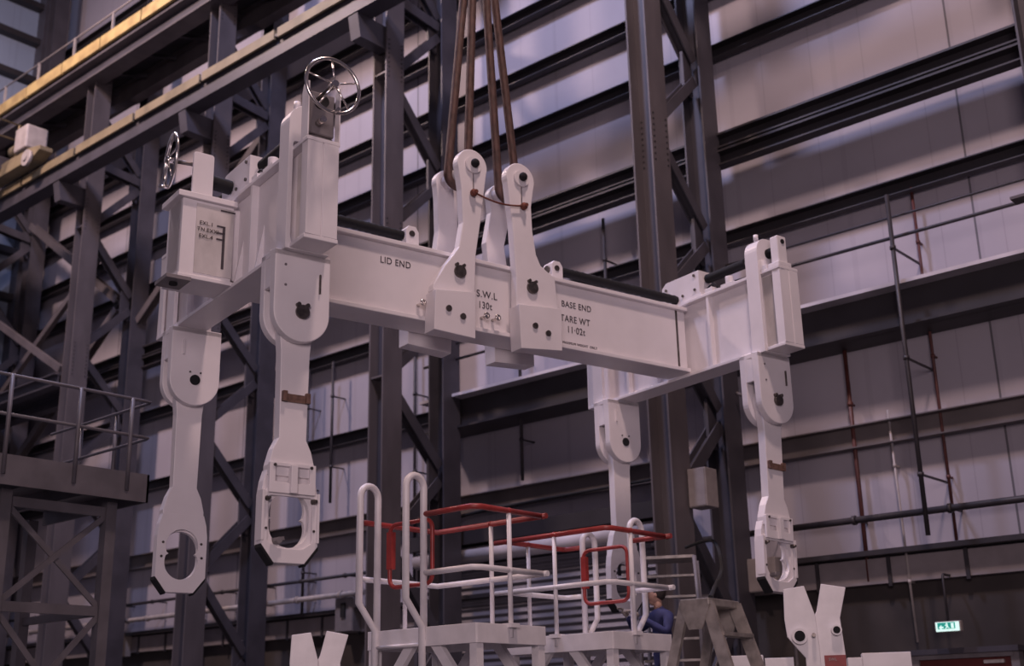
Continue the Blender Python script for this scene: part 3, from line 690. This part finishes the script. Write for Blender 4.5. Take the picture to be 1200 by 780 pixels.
# ------------------------------------------------------------------ wall fittings
def pipe(pts, r, m, label, name='wall_pipe', cat='pipe', clips=True):
    t = thing(name, label, cat, pts[0]); o = Vector(pts[0]); q = [Vector(p)-o for p in pts]
    MB().tube(q, r, 10).build('pipe_run', m, t)
    if clips:
        a, b_ = q[0], q[-1]; n = max(2, int((b_-a).length/1.5))
        for i in range(n):
            g = MB(); p = a.lerp(b_, (i+.5)/n); d = (b_-a).normalized(); g.tube([p-d*.03, p+d*.03], r*1.4, 10); g.bar(p, (p.x, YW-o.y, p.z), .03, .03)
            g.build('pipe_clip', m, t)
    return t
pipe([(-8.85, 18.75, 3.6), (-8.85, 18.75, 7.5)], .035, 'pipe_red', 'thin red-brown vertical pipe on the wall right of the right clasp arm')
pipe([(-7.42, 17.86, 4.1), (-7.42, 17.86, 9.6)], .036, 'pipe_dark', 'dark vertical pipe on the wall above the exit sign')
pipe([(-7.35, 18.75, 4.1), (-7.35, 18.75, 10.0)], .025, 'pipe_red', 'thin reddish vertical conduit just right of the dark vertical pipe')
pipe([(-8.15, 18.72, 2.62), (-8.2, 18.72, 6.3)], .02, 'pipe_pale', 'pale thin conduit running down to the red door lintel')
pipe([(-5.2, 18.6, 7.0), (-5.2, 18.6, 10.0)], .04, 'pipe_dark', 'dark vertical pipe at the right edge of the picture')
pipe([(-12.8, 18.45, 4.55), (3, 18.45, 4.55)], .055, 'pipe_dark', 'long dark horizontal pipe along the wall above the right kerb band')
pipe([(-37.2, 18.35, 4.35), (-20.4, 18.35, 4.35)], .06, 'pipe_pale', 'pale horizontal pipe along the foot of the wall on the left')
pipe([(-37.2, 18.45, 4.78), (-20.4, 18.45, 4.78)], .04, 'pipe_dark', 'dark thin pipe above the pale pipe on the left wall')
pipe([(-18.3, 18.1, 8.95), (XR-.5, 18.1, 8.95)], .03, 'pipe_dark', 'dark handrail above the pale ledge of the long wall, lower bar', 'ledge_rail', 'railing', False)
pipe([(-18.3, 18.1, 9.3), (XR-.5, 18.1, 9.3)], .02, 'pipe_dark', 'dark thin upper bar above the pale ledge', 'ledge_rail', 'railing', False)
for x, z0, z1, lab in ((-22.7, 4.0, 9.9, 'dark upright bar right of the near left clasp arm'), (-21.8, 6.5, 9.9, 'thinner dark upright bar beside the column behind the lid end'), (-19.0, 4.2, 11.2, 'dark upright bar just right of the column behind the lid end'), (-15.9, 6.2, 11.2, 'dark thin upright bar under the middle of the white beam'), (-13.6, 4.1, 11.2, 'dark thin upright bar left of the far right clasp arm'), (-27.0, 3.6, 6.0, 'short dark upright bar behind the far left clasp arm')):
    pipe([(x, 18.5, z0), (x, 18.5, z1)], .035, 'pipe_dark', lab, 'wall_upright', 'upright')
# roller shutter
d1 = struct(MB().box(-18.9, -12.6, 18.62, 18.7, 0, 4.65).build('door_1', 'slat'))
MB().cyl((-18.9, 18.5, 4.85), (-12.6, 18.5, 4.85), .17, 20).build('shutter_roll', 'lip', d1)
for x in (-19.0, -12.6): MB().box(x, x+.1, 18.5, 18.75, 0, 4.9).build('shutter_guide', 'column_dark', d1)
struct(MB().box(-19.1, -12.4, 18.3, 18.88, 5.05, 5.35).build('trim_90', 'girt'))
# red door under the exit sign
d2 = struct(MB().box(-8.15, -6.75, 18.72, 18.86, 0, 2.35).build('door_2', 'reddoor'))
MB().box(-8.3, -6.6, 18.6, 18.87, 2.42, 2.50).build('lintel', 'column_dark', d2)
MB().box(-8.27, -8.15, 18.68, 18.87, 0, 2.42).build('door_frame', 'grey', d2); MB().box(-6.75, -6.63, 18.68, 18.87, 0, 2.42).build('door_frame', 'grey', d2)
MB().box(-8.2, -6.7, 18.66, 18.87, 2.35, 2.42).build('door_frame', 'grey', d2)
MB().box(-7.15, -6.85, 18.66, 18.72, 2.26, 2.31).build('door_closer', 'alu', d2)
MB().box(-6.95, -6.86, 18.64, 18.72, 1.0, 1.06).build('door_handle', 'chrome', d2)
# exit sign
t = thing('exit_sign', 'lit green and white running man exit sign hung above the red door', 'exit sign', (-7.52, 18.45, 2.80))
MB().box(-.20, .20, -.05, .05, -.075, .085).build('sign_case', 'boxg', t, .015)
fcx = MB().box(-.18, .18, -.056, -.05, -.065, .07).build('sign_face', 'glow', t)
MB().box(-.15, .12, -.060, -.056, -.03, .062).build('green_panel', 'signgreen', fcx)
g = MB(); y0, y1 = -.063, -.060
g.prism([(-.13, -.01), (-.09, .03), (-.09, .005), (-.06, .005), (-.06, -.02), (-.09, -.02), (-.09, -.045)][::-1], y0, y1)
g.prism(arc(-.005, .045, .012, 0, 340, 10), y0, y1); g.prism([(-.03, .03), (.01, .032), (.012, 0), (.035, -.02), (.03, -.028), (0, -.008), (-.025, -.03), (-.035, -.022), (-.012, .0), (-.015, .018), (-.035, .01)], y0, y1)
g.box(.06, .10, y0, y1, -.025, .05); g.build('pictogram', 'glow', fcx)
MB().tube([(0, 0, .08), (0, 0, .75), (0, .03, .78), (0, .44, .78)], .02, 8).build('hanging_rod', 'pipe_dark', t)
# junction boxes and cables
def wbox(loc, sz, label, m='boxg', dark=True):
    t = thing('switch_box', label, 'switch box', loc); x, y, z = sz
    MB().box(-x/2, x/2, -y/2, y/2, -z/2, z/2).build('box_body', m, t, .012)
    MB().box(-x/2+.02, x/2-.02, -y/2-.012, -y/2, -z/2+.02, z/2-.02).build('box_lid', m, t)
    if dark: MB().box(-x*.12, x*.12, -y/2-.05, -y/2-.012, -z*.1, z*.28).build('switch_lever', 'black', t)
    return t
wbox((-10.45, 16.55, 5.05), (.34, .34, .62), 'pale grey junction box on the column between the far right arm and the stepladder', dark=False)
wbox((-30.3, 18.59, 3.75), (.45, .25, .6), 'small pale switch box under the pale pipe at the far left')
wbox((-24.85, 18.59, 3.72), (.5, .25, .6), 'small pale switch box low between the two left clasps')
wbox((-21.2, 18.59, 3.95), (.6, .25, .8), 'grey switch box low behind the left white stand', 'grey')
wbox((-10.55, 18.3, 3.8), (.85, .5, .55), 'pale box at the end of the kerb band behind the right clasp', 'boxg', False)
def cable(pts, r, label, m='black'):
    n = len(pts); P = [Vector(p) for p in pts]; out = []
    for i in range(n-1):
        a, b_, c_, d_ = P[max(i-1, 0)], P[i], P[i+1], P[min(i+2, n-1)]
        for k in range(8):
            u = k/8; out.append(.5*((2*b_)+(c_-a)*u+(2*a-5*b_+4*c_-d_)*u*u+(3*b_-a-3*c_+d_)*u*u*u))
    out.append(P[-1]); return tag(MB().tube(out, r, 8).build('cable', m), label, 'cable')
cable([(-10.55, 18.0, 6.9), (-10.0, 17.8, 6.5), (-9.7, 17.6, 5.4), (-9.75, 17.8, 3.2), (-9.9, 18.1, 1.5)], .03, 'thick cable curving down beside the column right of the far right arm', 'grey')
cable([(-9.3, 14.2, 3.80), (-8.5, 13.6, 3.75), (-7.4, 12.0, 3.2), (-6.4, 10.2, 2.75), (-5.62, 8.9, 2.54)], .022, 'black hose running from the grey steps down to the stepladder top')
cable([(-18.6, 18.55, 5.35), (-17.5, 18.4, 5.65), (-15.5, 18.4, 5.72), (-12.6, 18.4, 5.75)], .03, 'sagging black cable above the roller shutter')

# ------------------------------------------------------------------ access tower on the left
t = thing('access_tower', 'dark grey access tower with railed top platform at the left edge', 'access tower', (-13.8, 8.68, 0))
def T(p): return p
ZD = 4.58
px0, px1, py0, py1 = -2.6, 0.0, -3.2, 0.0
MB().box(px0, px1-.03, py0+.03, py1-.03, ZD-.02, ZD+.02).build('deck', 'tower', t)
f = MB(); f.box(px1-.03, px1, py0, py1, ZD-.22, ZD+.14); f.box(px0, px1, py1-.03, py1, ZD-.22, ZD+.14); f.box(px0, px1, py0, py0+.03, ZD-.22, ZD+.14); f.build('fascia', 'tower', t)
f = MB()
for y in (-.8, -1.6, -2.4): f.box(px0, px1-.03, y-.04, y+.04, ZD-.2, ZD-.02)
f.build('joist', 'tower', t)
def rl(z): return [(px1-.02, py0, z), (px1-.02, -.12, z), (px1-.04, -.04, z), (px1-.12, -.02, z), (px0, -.02, z)]
for z in (ZD+1.1, ZD+.62): MB().tube(rl(z), .022, 8).build('hand_rail', 'tower', t)
for (x, y) in ((px1-.0, -.32), (px1, -1.05), (px1, -1.95), (px1, -2.85), (-.9, py1), (-1.8, py1)): MB().tube([(x, y, ZD-.1), (x, y, ZD+1.1)], .028, 8).build('railing_post', 'tower', t)
legs = [(-.32, -.35), (-.32, -1.75), (-2.3, -.35), (-2.3, -1.75)]
for x, y in legs: MB().box(x-.07, x+.07, y-.07, y+.07, 0, ZD-.22).build('leg', 'tower', t)
for z in (ZD-.35, 3.0, 1.4): MB().bar((-.32, -.35, z), (-.32, -1.75, z), .06, .12).build('cross_bar', 'tower', t)
for z0, z1 in ((3.0, ZD-.35), (1.4, 3.0)):
    MB().bar((-.32, -.35, z0), (-.32, -1.75, z1), .03, .07).build('diagonal_brace', 'tower', t); MB().bar((-.30, -.35, z1), (-.30, -1.75, z0), .03, .07).build('diagonal_brace', 'tower', t)
for z in (3.0,): MB().bar((-.32, -.35, z), (-2.3, -.35, z), .06, .1).build('cross_bar', 'tower', t)

# walkway and braces at the far left between the columns
t = thing('column_walkway', 'dark walkway beam with braces tied to the leftmost columns', 'walkway', (-33, 16.3, 10.6))
MB().ibar((-4.3, -.35, 0), (2.9, -.35, 0), .3, .34, .03).build('edge_beam', 'column_dark', t)
MB().ibar((-4.3, .9, 0), (2.9, .9, 0), .3, .34, .03).build('edge_beam', 'column_dark', t)
MB().box(-4.3, 2.9, -.3, .9, .18, .22).build('deck_plate', 'column_dark', t)
for p, q in (((-3, -.3, 3.6), (2.9, -.3, .3)), ((-3, .6, .3), (2.9, .6, 3.9)), ((-4.2, -.3, .2), (-3.3, -.3, 3.5))): MB().bar(p, q, .14, .18).build('wind_brace', 'column', t)
# wind braces between the two left columns
for p, q, lab in (((-35.8, 17.6, 17.2), (-30.2, 17.6, 13.3), 'upper diagonal wind brace between the two leftmost columns'), ((-29.6, 17.95, 12.6), (-24.1, 17.95, 16.6), 'diagonal wind brace rising left of the far handwheel'), ((-35.8, 17.6, 9.0), (-30.2, 17.6, 13.0), 'lower diagonal wind brace between the two leftmost columns')):
    tag(MB().ibar(p, q, .22, .22, .03, (0, 1, 0)).build('wind_brace', 'column'), lab, 'brace')

# ------------------------------------------------------------------ the worker
def skin_body(name, verts, edges, radii, m, parent, sub=2):
    me = bpy.data.meshes.new(name); me.from_pydata(verts, edges, []); o = bpy.data.objects.new(name, me); COL.objects.link(o); o.parent = parent
    o.modifiers.new('skin', 'SKIN'); me.skin_vertices or None
    for i, r in enumerate(radii):
        sv = me.skin_vertices[0].data[i]; sv.radius = (r, r) if not isinstance(r, tuple) else r; sv.use_root = (i == 0)
    s = o.modifiers.new('sub', 'SUBSURF'); s.levels = sub; s.render_levels = sub
    o.modifiers['skin'].use_smooth_shade = True
    me.materials.append(M[m]); return o
PB = 1.38                                                      # standing level (platform below the frame)
wk = thing('person', 'person in dark blue overalls and cap reaching up to the far right clasp', 'person', (-8.92, 13.0, PB), math.radians(-22))
# local frame: person faces -y, x to the person's left side
V = [(0, 0, .95), (0, -.01, 1.12), (0, -.03, 1.32), (0, -.04, 1.43), (0, -.05, 1.52), (0, -.06, 1.56),
     (.20, -.04, 1.41), (.31, -.16, 1.20), (.06, -.38, 1.40), (-.20, -.04, 1.41), (-.33, -.20, 1.24), (-.17, -.40, 1.42),
     (.10, 0, .88), (.11, -.02, .48), (.11, .02, .08), (-.10, 0, .88), (-.11, -.02, .48), (-.11, .02, .08), (.11, -.14, .05), (-.11, -.14, .05)]
Ed = [(0, 1), (1, 2), (2, 3), (3, 4), (4, 5), (3, 6), (6, 7), (7, 8), (3, 9), (9, 10), (10, 11), (0, 12), (12, 13), (13, 14), (0, 15), (15, 16), (16, 17), (14, 18), (17, 19)]
Rd = [(.16, .12), (.155, .115), (.17, .12), (.13, .09), .055, .055, .075, .055, .042, .075, .055, .042, .09, .065, .05, .09, .065, .05, .045, .045]
skin_body('body', V, Ed, Rd, 'overall', wk)
hd = MB().ball((0, -.09, 1.68), .105, 24, (.78, .95, 1.15))
hd.ball((0, -.195, 1.665), .022, 10, (.7, 1.1, 1.3)); hd.ball((0, -.12, 1.60), .06, 14, (.85, .9, .8)); hd.cyl((0, -.06, 1.50), (0, -.07, 1.62), .055, 16)
for k in (-1, 1): hd.ball((k*.083, -.075, 1.675), .026, 10, (.4, .8, 1.2))
def turn(v):
    a = math.radians(-42); x, y = v.x, v.y+.06
    return Vector((x*math.cos(a)-y*math.sin(a), x*math.sin(a)+y*math.cos(a)-.06, v.z))
ho = hd.xf(turn).build('head', 'skin', wk)
ft = MB()
for k in (-1, 1): ft.ball((k*.032, -.178, 1.70), .011, 10, (1.3, .6, .7))
ft.ball((0, -.182, 1.622), .016, 10, (1.5, .5, .4)); ft.xf(turn).build('face_feature', 'hair', ho)
MB().ball((0, -.055, 1.71), .112, 20, (.82, .92, 1.0)).xf(lambda v: Vector((v.x, max(v.y, -.105-.0) if v.z < 1.75 else v.y, max(v.z, 1.60)))).xf(turn).build('hair', 'hair', wk)
cp = MB().ball((0, -.08, 1.745), .108, 20, (.84, 1.0, .72)).xf(lambda v: Vector((v.x, v.y, max(v.z, 1.735)))); cp.prism(arc(0, -.16, .075, 180, 360, 12), 1.735, 1.748, 'z'); cp.xf(turn).build('cap', 'cap', wk)
def hand(wx, wy, wz, dirv, sg):
    d = Vector(dirv).normalized(); s = d.cross(Vector((0, 0, 1))).normalized()*sg; u = s.cross(d)*sg; c = Vector((wx, wy, wz))
    g = MB(); g.tube([c, c+d*.03, c+d*.09], .03, 12, rr=[.026, .036, .036])
    for i, L in enumerate((.075, .085, .08, .062)):
        b0 = c+d*.085+s*(.027-.018*i); g.tube([b0, b0+d*L*.45, b0+d*L*.8-u*.02, b0+d*L*.9-u*.045], .009, 8)
    b0 = c+d*.03+s*.03; g.tube([b0, b0+s*.03+d*.02, b0+s*.035+d*.05-u*.01], .011, 8)
    return g.build('hand', 'glove', wk)
hand(.045, -.39, 1.41, (-.5, -.5, .6), 1); hand(-.165, -.41, 1.43, (-.2, -.5, .7), -1)
for k in (-1, 1): MB().ball((k*.11, -.06, .05), .09, 14, (.55, 1.5, .6)).build('boot', 'black', wk)
t = thing('staging', 'low grey staging board the worker stands on, below the picture', 'staging', (-8.95, 13.0, 0))
MB().box(-.45, .45, -.42, .42, PB-.07, PB-.005).build('board', 'grey', t)
for x in (-.40, .40):
    for y in (-.37, .37): MB().box(x-.04, x+.04, y-.04, y+.04, 0, PB-.06).build('leg', 'grey', t)
